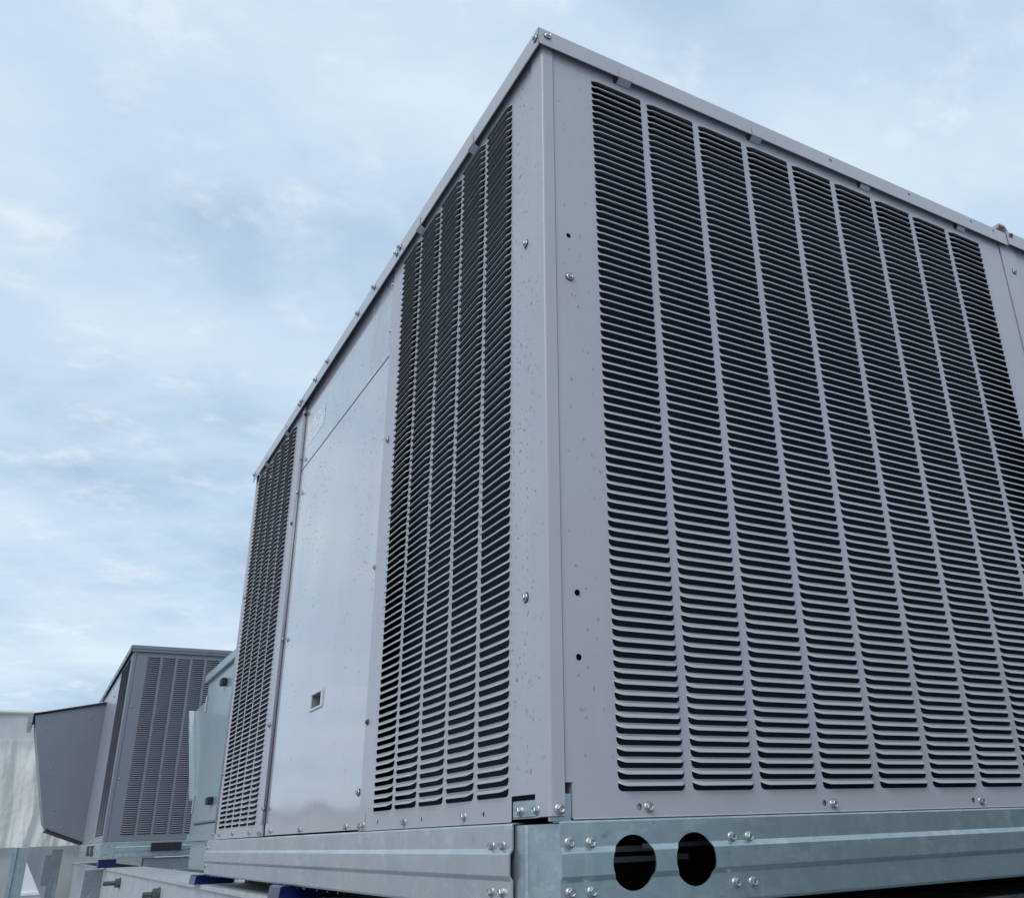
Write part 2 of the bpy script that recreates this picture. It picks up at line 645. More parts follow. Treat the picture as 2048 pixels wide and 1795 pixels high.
def slot_columns(mb, T, cols, W, zt, nrow, pitch, slot_h=SLOT_H, rc=0.0082):
    """the punched part of a louver panel: between-slot bands and rounded lower slot corners"""
    for c0 in cols:
        c1 = c0 + W
        for r in range(nrow):
            z = zt - r * pitch
            top = z + (pitch - slot_h)
            mb.face([T(c0, z), T(c1, z), T(c1, top), T(c0, top)])
            zb = z - slot_h
            for side in (0, 1):
                cor = (c0, zb) if side == 0 else (c1, zb)
                arc = []
                for k in range(5):
                    a = math.pi / 2 * k / 4
                    du = rc * (1 - math.cos(a))
                    dz = rc * (1 - math.sin(a))
                    # circle centre at (c0+rc, zb+rc)
                    uu = c0 + rc - rc * math.cos(a) if side == 0 else c1 - rc + rc * math.cos(a)
                    arc.append((uu, zb + rc - rc * math.sin(a)))
                for k in range(4):
                    mb.face([T(*cor), T(*arc[k]), T(*arc[k + 1])])


def TR(y=0.0):
    return lambda u, z, dep=0.0: (u, y + dep, z)


def TL(x=0.0):
    return lambda u, z, dep=0.0: (x + dep, u, z)


# ================================================================== SETTING
g = MB()
S = 400
g.face([(-S, -S, -1.5), (S, -S, -1.5), (S, S, -1.5), (-S, S, -1.5)])
obj('roof_deck', g, 'roof', None, kind='structure')

# unseen wall added at right to shade the near unit's lower right
g = MB()
g.box(1.15, 5.0, -1.9, -1.12, -1.5, 0.60)
obj('unseen_shade_wall', g, 'galv_dark', None, kind='structure')

# ================================================================== NEAR ROOFTOP UNIT
unit = thing('rooftop_unit', 'large grey louvered rooftop air conditioning unit filling the foreground', 'rooftop unit', (0, 0, -0.088))
XE = 2.6      # the unit runs on beyond the right edge of the picture
YE = 2.81

# dark cabinet with finned coils seen through the slots
b = MB()
b.box(0.055, XE, 0.055, YE - 0.03, 0.046, 1.548)
obj('condenser_coil', b, 'coil', unit)

# ---- right louver panel
W = 0.126
CP = 0.1415
XC = [0.1179 + CP * i for i in range(9)]
PX0, PX1 = 0.0255, 1.468
b = MB()
T = TR(0.0)
zt_field = ZTOP + (PITCH - SLOT_H)
zb_field = ZTOP - (NROW - 1) * PITCH - SLOT_H
strip(b, T, PX0 + 0.012, XC[0], zb_field, zt_field, [(0.0535, 1.08, 0.0052), (0.054, 0.380, 0.0055), (0.054, 0.276, 0.0055)])
b.face([T(PX0, 0.090), T(PX0 + 0.012, 0.090), T(PX0 + 0.012, zt_field), T(PX0, zt_field)])
for i in range(8):
    strip(b, T, XC[i] + W, XC[i + 1], zb_field, zt_field)
strip(b, T, XC[8] + W, PX1, zb_field, zt_field, [(1.425, 1.02, 0.005), (1.425, 0.35, 0.005)])
slot_columns(b, T, XC, W, ZTOP, NROW, PITCH)
# bottom band with round holes
hstrip(b, T, PX0 + 0.012, PX1, 0.040, zb_field, [(0.155, 0.0535, 0.0052), (0.541, 0.0530, 0.0052), (0.933, 0.0520, 0.0052), (1.32, 0.052, 0.0052)])
# top band with notches at the hook tabs
TABS_R = [(0.181, 0.032), (0.553, 0.030), (0.916, 0.032), (1.287, 0.031)]
uc = PX0
for tx, tw in TABS_R:
    b.face([T(uc, zt_field), T(tx - 0.007, zt_field), T(tx - 0.007, 1.562), T(uc, 1.562)])
    b.face([T(tx - 0.007, zt_field), T(tx + tw + 0.003, zt_field), T(tx + tw + 0.003, 1.5215), T(tx - 0.007, 1.5215)])
    uc = tx + tw + 0.003
b.face([T(uc, zt_field), T(PX1, zt_field), T(PX1, 1.562), T(uc, 1.562)])
# folded returns
b.face([(PX0, 0, 0.090), (PX0, 0.018, 0.090), (PX0, 0.018, 1.562), (PX0, 0, 1.562)])
b.face([(PX0 + 0.012, 0, 0.040), (PX0 + 0.012, 0.018, 0.040), (PX0 + 0.012, 0.018, 0.090), (PX0 + 0.012, 0, 0.090)])
b.face([(PX0 + 0.012, 0, 0.040), (PX1, 0, 0.040), (PX1, -0.0022, 0.0384), (PX0 + 0.012, -0.0022, 0.0384)])
b.face([(PX0 + 0.012, -0.0022, 0.0384), (PX1, -0.0022, 0.0384), (PX1, 0.02, 0.0372), (PX0 + 0.012, 0.02, 0.0372)])
panel_r = obj('louver_panel', b, 'paint', unit, label='wide panel with nine columns of louvers')

LM = louver_mesh('louver', W, M['louver'])
CAMP = cam.matrix_world.translation
cand = []
for ci, x in enumerate(XC):
    for r in range(NROW):
        z = ZTOP - r * PITCH
        c = Vector((x + W / 2, 0, z))
        p = (c - CAMP)
        depth = p.dot(RZ)
        u = 1200.2 + 1814.5 * p.dot(RX) / depth
        size = (p.normalized().y * W) / p.length
        if u > 2040:
            size *= 0.05
        cand.append((size, x, z))
cand.sort(reverse=True)
for s_, x, z in cand[:300]:
    o = bpy.data.objects.new('louver', LM)
    COL.objects.link(o)
    o.parent = panel_r
    o.location = (x, 0, z + random.gauss(0, 0.00012))
    o.rotation_euler = (random.gauss(0, 0.018), 0, 0)
    o.scale = (1, 1 + random.gauss(0, 0.025), 1 + random.gauss(0, 0.02))
louver_field('louver_field', W, [Matrix.Translation((x, 0, z)) for s_, x, z in cand[300:]], M['louver'], panel_r)
# fasteners on the right panel
put('screw', SCREW, panel_r, FACE_R, (0.0535, 0, 0.986))
for x, z in ((0.172, 0.053), (0.561, 0.0515), (0.956, 0.0505), (1.345, 0.05)):
    put('screw', BOLT, panel_r, FACE_R, (x, 0, z))
for (hx, hz) in ((0.155, 0.0535), (0.541, 0.0530), (0.933, 0.0520)):
    bb = MB()
    bb.lathe([(0.0, 0.0), (0.009, 0.0)], 12, 0)
    o = obj('hole_plug', bb, 'galv', panel_r)
    o.matrix_basis = Matrix.Translation((hx, 0.0035, hz)) @ FACE_R
# hook tabs
def tab_r(x0, w, front):
    b = MB()
    yf = -0.0168 if front else -0.0090
    zt = 1.5505 if front else 1.543
    path = [(0.002, 1.5215), (-0.003, 1.5205), (yf, 1.5285), (yf, zt)]
    th = 0.0013
    inner = [(p[0] + th, p[1] + 0.0004) for p in path]
    poly = path + inner[::-1]
    b.prism(poly, 'x', x0, x0 + w)
    return obj('hook_tab', b, 'cap', panel_r)


for i, (tx, tw) in enumerate(TABS_R):
    tab_r(tx, tw, i < 2)

# ---- corner post
def post_section(ox, oy, wl, wr, r=0.006, seg=6):
    """outer bend of the folded corner post: along +y on the left, +x on the right"""
    pts = [(ox + 0.012, oy + wl), (ox, oy + wl)]
    for k in range(seg + 1):
        a = math.pi + math.pi / 2 * k / seg
        pts.append((ox + r + r * math.cos(a), oy + r + r * math.sin(a)))
    pts += [(ox + wr, oy), (ox + wr, oy + 0.012)]
    pts += [(ox + 0.012, oy + 0.012)]
    return pts


b = MB()
b.prism(post_section(-0.0035, -0.0035, 0.0455, 0.0265), 'z', 0.0435, 1.570)
post = obj('corner_post', b, 'paint', unit)
post.data.polygons.foreach_set('use_smooth', [False] * len(post.data.polygons))
put('screw', BOLT, post, FACE_R, (0.0135, -0.0035, 0.0530))
put('screw', BOLT, post, FACE_L, (-0.0035, 0.036, 0.0535))
# right end post, a plain folded strip
b = MB()
b.box(1.4735, 1.541, -0.003, 0.02, 0.043, 1.568, 0, 0.0012)
post2 = obj('corner_post', b, 'paint', unit)
for z in (1.452, 1.10, 0.70, 0.30):
    put('screw', SCREW, post2, FACE_R, (1.513, -0.003, z))
b = MB()
b.face([(1.5445, 0, 0.04), (XE, 0, 0.04), (XE, 0, 1.562), (1.5445, 0, 1.562)])
b.face([(1.5445, 0, 0.04), (1.5445, 0.02, 0.04), (1.5445, 0.02, 1.562), (1.5445, 0, 1.562)])
obj('side_panel', b, 'paint', unit)

# ---- top cap, right flange with holes, left flange, roof sheet
ZC0, ZC1 = 1.5300, 1.5715
FO = -0.0145
b = MB()
TT = TR(FO)
hs = [(0.809, 1.5555, 0.0050), (1.094, 1.5575, 0.0050), (1.343, 1.5585, 0.0050), (1.440, 1.5595, 0.0044)]
hstrip(b, TT, FO, 1.4975, ZC0, ZC1, hs)
b.face([(FO, FO, ZC1), (1.4975, FO, ZC1), (1.4975, 1.2, ZC1 - 0.0004), (FO + 0.004, 1.2, ZC1 - 0.0004)])
b.face([(FO, FO, ZC0), (1.4975, FO, ZC0), (1.4975, FO + 0.0022, ZC0), (FO, FO + 0.0022, ZC0)])
b.face([(FO, FO + 0.0022, ZC0), (1.4975, FO + 0.0022, ZC0), (1.4975, FO + 0.0022, ZC1 - 0.003), (FO, FO + 0.0022, ZC1 - 0.003)])
b.face([(1.4975, FO, ZC0), (1.4975, FO + 0.006, ZC0), (1.4975, FO + 0.006, ZC1), (1.4975, FO, ZC1)])
cap_r = obj('top_cap', b, 'cap', unit, recalc=False)
put('screw', SCREW, cap_r, FACE_R, (0.0055, FO, 1.5565))
# left flange
b = MB()
b.box(FO - 0.0005, FO + 0.0020, FO + 0.004, YE + 0.022, ZC0 - 0.003, ZC1 + 0.0006)
b.face([(FO, 0.03, ZC1), (FO, YE + 0.022, ZC1), (0.9, YE + 0.022, ZC1 + 0.01), (0.9, 0.03, ZC1 + 0.01)])
cap_l = obj('top_cap', b, 'cap', unit)
put('screw', SCREW, cap_l, FACE_L, (FO - 0.0005, -0.001, 1.551))
for y, z in ((0.873, 1.577), (0.901, 1.573), (1.109, 1.577), (1.274, 1.574), (1.63, 1.574), (1.785, 1.573), (1.985, 1.575), (2.012, 1.571), (2.835, 1.573)):
    put('screw', CAPSCREW, cap_l, FACE_L, (FO - 0.0005, y - 0.035 * min(1.0, y), z - 0.0200))
# second cap to the right, with its stained bolt and lifting lug
b = MB()
b.box(1.499, XE, FO - 0.003, FO - 0.001, ZC0 + 0.004, ZC1 + 0.006)
b.box(1.499, XE, FO - 0.001, 0.8, ZC1 + 0.004, ZC1 + 0.006)
cap2 = obj('top_cap', b, 'cap', unit, label='stained cap section at the right edge')
put('screw', RUSTY, cap2, FACE_R, (1.515, FO - 0.003, 1.568))
b = MB()
sec = [(-0.028, 0.0), (-0.012, 0.022), (0.014, 0.022), (0.026, 0.004), (0.026, 0.0), (0.020, 0.0), (0.012, 0.016), (-0.010, 0.016), (-0.022, 0.0)]
b.prism([(1.492 + x, ZC1 + 0.009 + z) for x, z in sec], 'y', -0.012, 0.03)
obj('lifting_lug', b, 'rustpale', unit)

# ---- left near louver panel (faces -x)
YC = [0.1428 + CP * i for i in range(5)]
PY0, PY1 = 0.0425, 0.932
b = MB()
T = TL(0.0)
strip(b, T, PY0, YC[0], zb_field, zt_field)
for i in range(4):
    strip(b, T, YC[i] + W, YC[i + 1], zb_field, zt_field)
strip(b, T, YC[4] + W, PY1, zb_field, zt_field)
slot_columns(b, T, YC, W, ZTOP, NROW, PITCH)
b.face([T(PY0, zt_field), T(PY1, zt_field), T(PY1, 1.5475), T(PY0, 1.5475)])
zn = 0.0775
b.face([T(0.1315, 0.040), T(0.1315, zb_field), T(PY0, zb_field), T(PY0, zn), T(0.1305, zn), T(0.1305, 0.040)][0:2] + [T(0.1315, zb_field)] + [T(0.1315, 0.040)]) if False else None
b.face([T(PY0, zn), T(0.131, zn), T(0.131, zb_field), T(PY0, zb_field)]) if zn < zb_field else None
hstrip(b, T, 0.131, 0.884, 0.040, min(zn, zb_field), [(0.240, 0.053, 0.0042), (0.532, 0.053, 0.0042), (0.799, 0.054, 0.0042)])
b.face([T(0.131, min(zn, zb_field)), T(PY1, min(zn, zb_field)), T(PY1, zb_field), T(0.131, zb_field)]) if zn < zb_field else None
b.face([(0, 0.131, 0.040), (0, PY1, 0.040), (-0.002, PY1, 0.0386), (-0.002, 0.131, 0.0386)])
b.face([(-0.002, 0.131, 0.0386), (-0.002, PY1, 0.0386), (0.02, PY1, 0.0375), (0.02, 0.131, 0.0375)])
b.face([(0, PY1, 0.078), (0.012, PY1, 0.078), (0.012, PY1, 1.545), (0, PY1, 1.545)])
panel_l = obj('louver_panel', b, 'paint', unit, label='narrow panel with five columns of louvers beside the corner')
RL = Matrix.Rotation(math.radians(-90), 4, 'Z')
louver_field('louver_field', W, [Matrix.Translation((0, y + W, ZTOP - r * PITCH)) @ RL for y in YC for r in range(NROW)], M['louver'], panel_l)
for y, z in ((0.0755, 1.090), (0.078, 0.384)):
    put('screw', SCREW, panel_l, FACE_L, (0, y, z))
for y, z in ((0.321, 0.052), (0.628, 0.0505)):
    put('screw', BOLT, panel_l, FACE_L, (0, y, z))
put('screw', SCREW, panel_l, FACE_L, (0, 0.895, 0.988))
put('screw', RUSTY, panel_l, FACE_L, (0, 0.913, 0.274))


def tab_l(y0, w, parent):
    b = MB()
    xf = -0.0170
    path = [(0.002, 1.5215), (-0.003, 1.5205), (xf, 1.5275), (xf, 1.5520)]
    inner = [(p[0] + 0.0013, p[1] + 0.0004) for p in path]
    b.prism(path + inner[::-1], 'y', y0, y0 + w)
    return obj('hook_tab', b, 'cap', parent)


for y in (0.322, 0.678):
    tab_l(y, 0.032, panel_l)

# ---- middle door section
DX = 0.0035
b = MB()
b.box(DX, DX + 0.02, 0.934, 1.926, 1.266, 1.548, 0, 0.0015)
upper = obj('upper_panel', b, 'door', unit)
b = MB()
TD = TL(DX)
hy0, hy1, hz0, hz1 = 1.366, 1.472, 0.370, 0.407
dy0, dy1, dz0, dz1 = 0.934, 1.926, 0.042, 1.2595
ND = 1
def lin(a, c, n):
    return [a + (c - a) * i / n for i in range(n + 1)]


gy = lin(dy0, hy0, 18) + lin(hy0, hy1, 4)[1:] + lin(hy1, dy1, 18)[1:]
gz = lin(dz0, hz0, 16) + lin(hz0, hz1, 2)[1:] + lin(hz1, dz1, 34)[1:]


def dent(y, z):
    """slight oil-canning of the thin door skin, nil at the edges and at the handle"""
    e = min(1.0, 12 * min(y - dy0, dy1 - y)) * min(1.0, 12 * max(0.0, min(z - dz0, dz1 - z)))
    dh = math.hypot(max(0, hy0 - y, y - hy1), max(0, hz0 - z, z - hz1))
    n_ = mnoise.noise(Vector((y * 2.7, z * 2.2, 5.5))) + 0.4 * mnoise.noise(Vector((y * 5.5, z * 4.0, 2.2)))
    return 0.0022 * n_ * e * min(1.0, dh * 10)


gv = [(DX + dent(y, z), y, z) for z in gz for y in gy]
ny = len(gy)
gf = []
for j in range(len(gz) - 1):
    for i in range(ny - 1):
        if hy0 - 1e-6 < gy[i] and gy[i + 1] < hy1 + 1e-6 and hz0 - 1e-6 < gz[j] and gz[j + 1] < hz1 + 1e-6:
            continue
        gf.append((j * ny + i, j * ny + i + 1, (j + 1) * ny + i + 1, (j + 1) * ny + i))
b.add(gv, gf, 0, True)
for a_, c_ in (((dy0, dz0), (dy1, dz0)), ((dy1, dz0), (dy1, dz1)), ((dy1, dz1), (dy0, dz1)), ((dy0, dz1), (dy0, dz0))):
    b.face([TD(*a_), TD(*c_), TD(*c_, 0.018), TD(*a_, 0.018)])
door = obj('access_door', b, 'door', unit)
door.data.set_sharp_from_angle(angle=math.radians(40))
# handle: frame and cup
b = MB()
fo = 0.0125
yo0, yo1, zo0, zo1 = hy0 - fo, hy1 + fo, hz0 - fo * 0.55, hz1 + fo * 0.55
x0, x1 = DX - 0.0045, DX + 0.002
b.box(x0, x1, yo0, hy0, zo0, zo1, 0, 0.001)
b.box(x0, x1, hy1, yo1, zo0, zo1, 0, 0.001)
b.box(x0 + 0.0002, x1, hy0, hy1, zo0, hz0, 0, 0.001)
b.box(x0 + 0.0002, x1, hy0, hy1, hz1, zo1, 0, 0.001)
cup = [(hy0, hz0), (hy1, hz0), (hy1, hz1), (hy0, hz1)]
for i in range(4):
    p, q = cup[i], cup[(i + 1) % 4]
    b.face([(DX, p[0], p[1]), (DX, q[0], q[1]), (DX + 0.026, q[0], q[1]), (DX + 0.026, p[0], p[1])], 1)
b.face([(DX + 0.026, p[0], p[1]) for p in cup], 1)
obj('handle', b, ['plastic', 'recess'], door)
# sticker and film on the upper panel
b = MB()
b.face([(DX - 0.0006, 1.640, 1.340), (DX - 0.0006, 1.890, 1.338), (DX - 0.0006, 1.892, 1.437), (DX - 0.0006, 1.640, 1.420)])
obj('sticker', b, 'label', upper)
b = MB()
for i in range(5):
    za, zb_ = 1.285 + 0.05 * i, 1.285 + 0.05 * (i + 1)
    b.face([(DX - 0.0006 - 0.0006 * (i % 2), 0.945, za), (DX - 0.0006, 1.135, za), (DX - 0.0006, 1.135, zb_), (DX - 0.0006 - 0.0006 * ((i + 1) % 2), 0.945, zb_)])
obj('plastic_film', b, 'film', upper)
for y, z, me in ((0.941, 0.655, SCREW), (0.961, 0.122, SCREW), (1.045, 0.050, BOLT), (1.483, 0.051, BOLT), (1.846, 0.053, BOLT)):
    put('screw', me, door, FACE_L, (DX, y, z))
for z in (1.345, 1.50):
    put('screw', SMALL, upper, FACE_L, (DX, 0.948, z))
# rounded trim strip left of the door
b = MB()
poly = []
for k in range(9):
    a = math.pi * k / 8
    poly.append((0.004 - 0.010 * math.sin(a), 1.9385 + 0.0085 * math.cos(a)))
b.prism(poly, 'z', 0.075, 1.545, 0, True)
trim = obj('trim_strip', b, 'darkpaint_side', unit)
for y, z, me in ((1.928, 1.498, SCREW), (1.912, 1.307, SCREW), (1.912, 1.176, SCREW), (1.911, 0.649, SCREW), (1.935, 0.120, SCREW), (1.976, 1.079, RUSTY), (1.981, 0.380, SCREW)):
    put('screw', me, trim, FACE_L, (0.002, y, z), 0.006 if me is not RUSTY else 0.002)
# small foot brackets with paired screws under the panel joints
for y0, y1 in ((0.886, 0.931), (1.952, 1.995)):
    b = MB()
    b.box(-0.0010, 0.006, y0, y1, 0.040, 0.076, 0, 0.0008)
    fb = obj('foot_bracket', b, 'paint', unit)
    ym = (y0 + y1) / 2
    for dy in (-0.011, 0.013):
        put('screw', BOLT, fb, FACE_L, (-0.001, ym + dy, 0.0505))

# ---- far louver panel on the same side
CPF, WF = 0.1372, 0.120
YF = [2.0667 + CPF * i for i in range(5)]
b = MB()
T = TL(0.0)
FY0, FY1 = 1.9475, 2.786
strip(b, T, FY0, YF[0], zb_field, zt_field)
for i in range(4):
    strip(b, T, YF[i] + WF, YF[i + 1], zb_field, zt_field)
strip(b, T, YF[4] + WF, FY1, zb_field, zt_field)
slot_columns(b, T, YF, WF, ZTOP, NROW, PITCH)
b.face([T(FY0, zt_field), T(FY1, zt_field), T(FY1, 1.545), T(FY0, 1.545)])
hstrip(b, T, 1.9955, FY1, 0.040, zb_field, [(2.26, 0.054, 0.004), (2.51, 0.055, 0.004)])
b.face([T(FY0, 0.0775), T(1.9955, 0.0775), T(1.9955, zb_field), T(FY0, zb_field)])
panel_f = obj('louver_panel', b, 'paint', unit, label='far panel with five columns of louvers at the end of the unit')
louver_field('louver_field', WF, [Matrix.Translation((0, y + WF, ZTOP - r * PITCH)) @ RL for y in YF for r in range(NROW)], M['louver'], panel_f)
for y, z in ((2.699, 0.055), (2.434, 0.054), (2.143, 0.053)):
    put('screw', BOLT, panel_f, FACE_L, (0, y, z))
for y, z in ((2.772, 0.278), (2.771, 0.985)):
    put('screw', SCREW, panel_f, FACE_L, (0, y, z))
for y in (2.19, 2.56):
    tab_l(y, 0.032, panel_f)
b = MB()
poly = []
for k in range(9):
    a = math.pi * k / 8
    poly.append((0.006 - 0.011 * math.sin(a), 2.800 + 0.012 * math.cos(a)))
b.prism(poly, 'z', 0.060, 1.552, 0, True)
endp = obj('end_post', b, 'paint', unit)
put('screw', BOLT, endp, FACE_L, (-0.004, 2.822, 0.058))
b = MB()
b.box(0.012, XE, YE, YE + 0.012, 0.04, 1.56)
obj('end_panel', b, 'paint', unit)

# ---- corner bracket and base corner
b = MB()
b.box(0.0005, 0.004, 0.040, 0.1285, 0.0438, 0.0685, 0, 0.0015)
b.box(0.0008, 0.02, 0.040, 0.1285, 0.0425, 0.0437)
cb = obj('corner_bracket', b, 'galv', unit)
put('screw', BOLT, cb, FACE_L, (0.0005, 0.100, 0.0535))
b = MB()
b.box(0.0225, 0.0365, 0.002, 0.005, 0.042, 0.0745, 0, 0.001)
b.box(-0.001, 0.036, 0.002, 0.006, 0.036, 0.0437, 0, 0.001)
obj('corner_bracket', b, 'galv', unit)
b = MB()
pl = [(0.010, 0.160), (0.010, 0.092), (0.0135, 0.089), (0.0135, 0.086)]
for k in range(9):
    a = math.pi / 2 * k / 8
    pl.append((0.0135 + 0.034 * (1 - math.cos(a)), 0.086 - 0.072 * math.sin(a)))
pl += [(0.055, 0.010), (0.062, 0.007), (0.085, 0.007)]
pl = [(x - 0.0075, y - 0.004) for x, y in pl]
back = [(x + 0.004, y + 0.004) for x, y in pl]
b.prism(pl + back[::-1], 'z', -0.088, 0.0335)
obj('base_corner', b, 'galv', unit)


# ---- base rails: folded galvanised channel with a raised rib
def rail_profile(o):
    """(outward offset, z) from top to bottom"""
    return [(-0.022, 0.0376), (-0.004, 0.0376), (-0.001, 0.0362), (0.0, 0.034), (0.0, 0.0005), (0.0008, -0.0010), (0.0042, -0.0055), (0.0052, -0.0075),
            (0.0052, -0.0375), (0.0042, -0.0395), (0.0008, -0.0440), (0.0, -0.0455), (0.0, -0.083), (-0.002, -0.0868), (-0.006, -0.088), (-0.035, -0.088)]


def rail(axis, base, a, b_, holes=None):
    pr = rail_profile(0)
    th = 0.0028
    inner = []
    for i, (n, z) in enumerate(pr):
        p0 = pr[max(0, i - 1)]
        p1 = pr[min(len(pr) - 1, i + 1)]
        tx, tz = p1[0] - p0[0], p1[1] - p0[1]
        L = math.hypot(tx, tz)
        # inward normal
        nx, nz = tz / L, -tx / L
        inner.append((n + nx * th, z + nz * th))
    poly = pr + inner[::-1]
    mb = MB()
    if axis == 'x':
        mb.prism([(base - n, z) for n, z in poly], 'x', a, b_)
    else:
        mb.prism([(base - n, z) for n, z in poly], 'y', a, b_)
    return mb


mbr = rail('x', -0.004, 0.0135, XE)
rail_r = obj('base_rail', mbr, 'galv', unit, label='galvanised rail with two round lifting holes')
# round lifting holes cut through the rail
for hx in (0.1375, 0.2515):
    cb_ = MB()
    seg = 40
    ring = [(hx + 0.0385 * math.cos(2 * math.pi * k / seg), -0.0235 + 0.0385 * math.sin(2 * math.pi * k / seg)) for k in range(seg)]
    cb_.prism(ring, 'y', -0.05, 0.012)
    cut = obj('cutter', cb_, 'galv', None)
    md = rail_r.modifiers.new('hole', 'BOOLEAN')
    md.operation = 'DIFFERENCE'
    md.solver = 'EXACT'
    md.object = cut
    dg = bpy.context.evaluated_depsgraph_get()
    nm = bpy.data.meshes.new_from_object(rail_r.evaluated_get(dg))
    rail_r.modifiers.clear()
    rail_r.data = nm
    bpy.data.objects.remove(cut)
for x, z in ((0.0285, 0.007), (0.064, 0.006), (0.029, -0.0585), (0.064, -0.0592), (0.327, 0.0058), (0.362, 0.0052), (0.328, -0.0608), (0.362, -0.0615), (1.2, 0.006), (1.235, 0.006)):
    put('bolt', BOLT, rail_r, FACE_R, (x, -0.004, z))
mbl = rail('y', -0.004, 0.1215, 2.925)
rail_l = obj('base_rail', mbl, 'galv_wet', unit, label='rain-streaked galvanised rail under the door side')
for y, z in ((0.194, 0.0045), (0.154, 0.005), (0.194, -0.0615), (0.154, -0.061), (2.895, 0.010), (2.905, -0.054)):
    put('bolt', BOLT, rail_l, FACE_L, (-0.004, y, z))
b = MB()
b.box(0.02, XE, 2.90, 2.925, -0.086, 0.036)
obj('base_rail', b, 'galv', unit)
# members glimpsed through the lifting holes
for (x0, x1, y0, y1, z0, z1) in ((0.02, 0.40, 0.30, 0.34, -0.016, -0.006), (0.19, 0.5, 0.36, 0.40, -0.036, -0.026), (0.32, 0.9, 0.22, 0.25, -0.010, -0.002), (0.36, 0.6, 0.30, 0.31, 0.010, 0.034)):
    b = MB()
    b.box(x0, x1, y0, y1, z0, z1)
    obj('cross_member', b, 'beam', unit)
b = MB()
b.box(0.14, XE, 0.42, 2.85, -0.1215, 0.034)
b.box(0.07, XE, 0.002, 0.10, -0.0852, -0.0845)  # black plate over the rail's lower flange, in place of shade
b.box(0.055, 0.07, 0.03, 0.4195, -0.085, 0.034)
obj('base_pan_blackout', b, 'black', unit)

# ---- rain on the paint
def drops(name, face, spots, parent):
    V, F = [], []
    seg = 8
    for (p, r, asp) in spots:
        k = len(V)
        prof = [(1.0, 0.0), (0.82, 0.34), (0.45, 0.58)]
        for rr, h in prof:
            for s in range(seg):
                a = 2 * math.pi * s / seg
                u, v, n = r * rr * math.cos(a), r * asp * rr * math.sin(a), r * h * 0.8
                V.append((p[0] + u, p[1] - n, p[2] + v) if face is FACE_R else (p[0] - n, p[1] + u, p[2] + v))
        for i in range(2):
            for s in range(seg):
                F.append((k + i * seg + s, k + i * seg + (s + 1) % seg, k + (i + 1) * seg + (s + 1) % seg, k + (i + 1) * seg + s))
        F.append(tuple(k + 2 * seg + s for s in range(seg)))
    me = bpy.data.meshes.new(name)
    me.from_pydata(V, [], F)
    me.materials.append(M['water'])
    me.polygons.foreach_set('use_smooth', [True] * len(F))
    import bmesh
    bm = bmesh.new(); bm.from_mesh(me); bmesh.ops.recalc_face_normals(bm, faces=bm.faces); bm.to_mesh(me); bm.free()
    return obj(name, me, M['water'], parent, kind='stuff')


def spots(n, fn):
    return [fn() for _ in range(n)]


rr = lambda: random.choice((0.0008, 0.0010, 0.0012, 0.0015, 0.0018))
drops('raindrops', FACE_L, spots(640, lambda: ((DX, random.uniform(0.95, 1.91), 1.25 - abs(random.gauss(0, 0.42)) if random.random() < .8 else random.uniform(.1, 1.25)), rr(), random.uniform(1.1, 2.2))), door)
drops('raindrops', FACE_L, spots(200, lambda: ((DX, random.uniform(0.95, 1.91), random.uniform(1.27, 1.54)), rr(), random.uniform(1.1, 2.0))), upper)
drops('raindrops', FACE_L, spots(330, lambda: ((0.0, random.uniform(0.047, 0.130), random.uniform(0.09, 1.52)), rr(), random.uniform(1.2, 2.4))), panel_l)
drops('raindrops', FACE_L, spots(70, lambda: ((-0.0035, random.uniform(0.008, 0.040), random.uniform(0.08, 1.52)), rr() * 0.8, random.uniform(1.2, 2.4))), post)
drops('raindrops', FACE_R, spots(80, lambda: ((random.uniform(0.035, 0.112), 0.0, random.uniform(0.07, 1.52)), rr(), random.uniform(1.1, 2.0))), panel_r)
drops('raindrops', FACE_L, spots(26, lambda: ((0.0, random.uniform(0.9, 2.9), -0.0885), random.uniform(0.003, 0.006), 0.9)), rail_l)

# ================================================================== BLUE PADS UNDER THE RAIL
for lab, y0, y1 in (('blue rubber pad under the far end of the galvanised base rail', 2.955, 3.10),
                    ('blue rubber pad nearer the middle of the galvanised base rail', 1.520, 1.650)):
    b = MB()
    b.prism([(-0.030, -0.122), (-0.026, -0.091), (-0.020, -0.0885), (0.12, -0.0885), (0.12, -0.122), (0.0, -0.122), (-0.012, -0.119)], 'y', y0, y1)
    o = obj('support_pad', b, 'blue')
    o['label'] = lab
    o['category'] = 'pad'
    o['group'] = 'blue pads under the unit'

# ================================================================== SUPPORT STEEL
beam = thing('steel_beam', 'long pale steel channel beam running away under the units', 'beam', (0, 0, -0.75))
b = MB()
b.box(-0.006, 0.26, 0.45, 17.0, -0.138, -0.1225)
obj('flange', b, 'beam', beam)
b = MB()
b.box(0.006, 0.022, 0.45, 17.0, -0.735, -0.1382)
obj('web', b, 'beam', beam)
b = MB()
b.box(-0.05, 0.25, 0.45, 17.0, -0.750, -0.7352)
obj('flange', b, 'beam', beam)
for y, w, z1 in ((7.95, 0.13, -0.139),):
    b = MB()
    b.box(-w, 0.0055, y, y + 0.016, -0.734, z1, 0, 0.002)
    obj('stiffener_plate', b, 'galv_dark', beam)
b = MB()
b.box(-0.262, -0.150, 12.2, 12.216, -0.75, 0.03, 0, 0.002)
b.box(-0.150, 0.0055, 12.19, 12.20, -0.74, -0.60)
pl1 = obj('stiffener_plate', b, 'galv_dark', beam)
b = MB()
b.box(-0.325, -0.2625, 12.205, 12.221, -0.36, -0.03, 0, 0.002)
obj('stiffener_plate', b, 'galv_dark', beam)


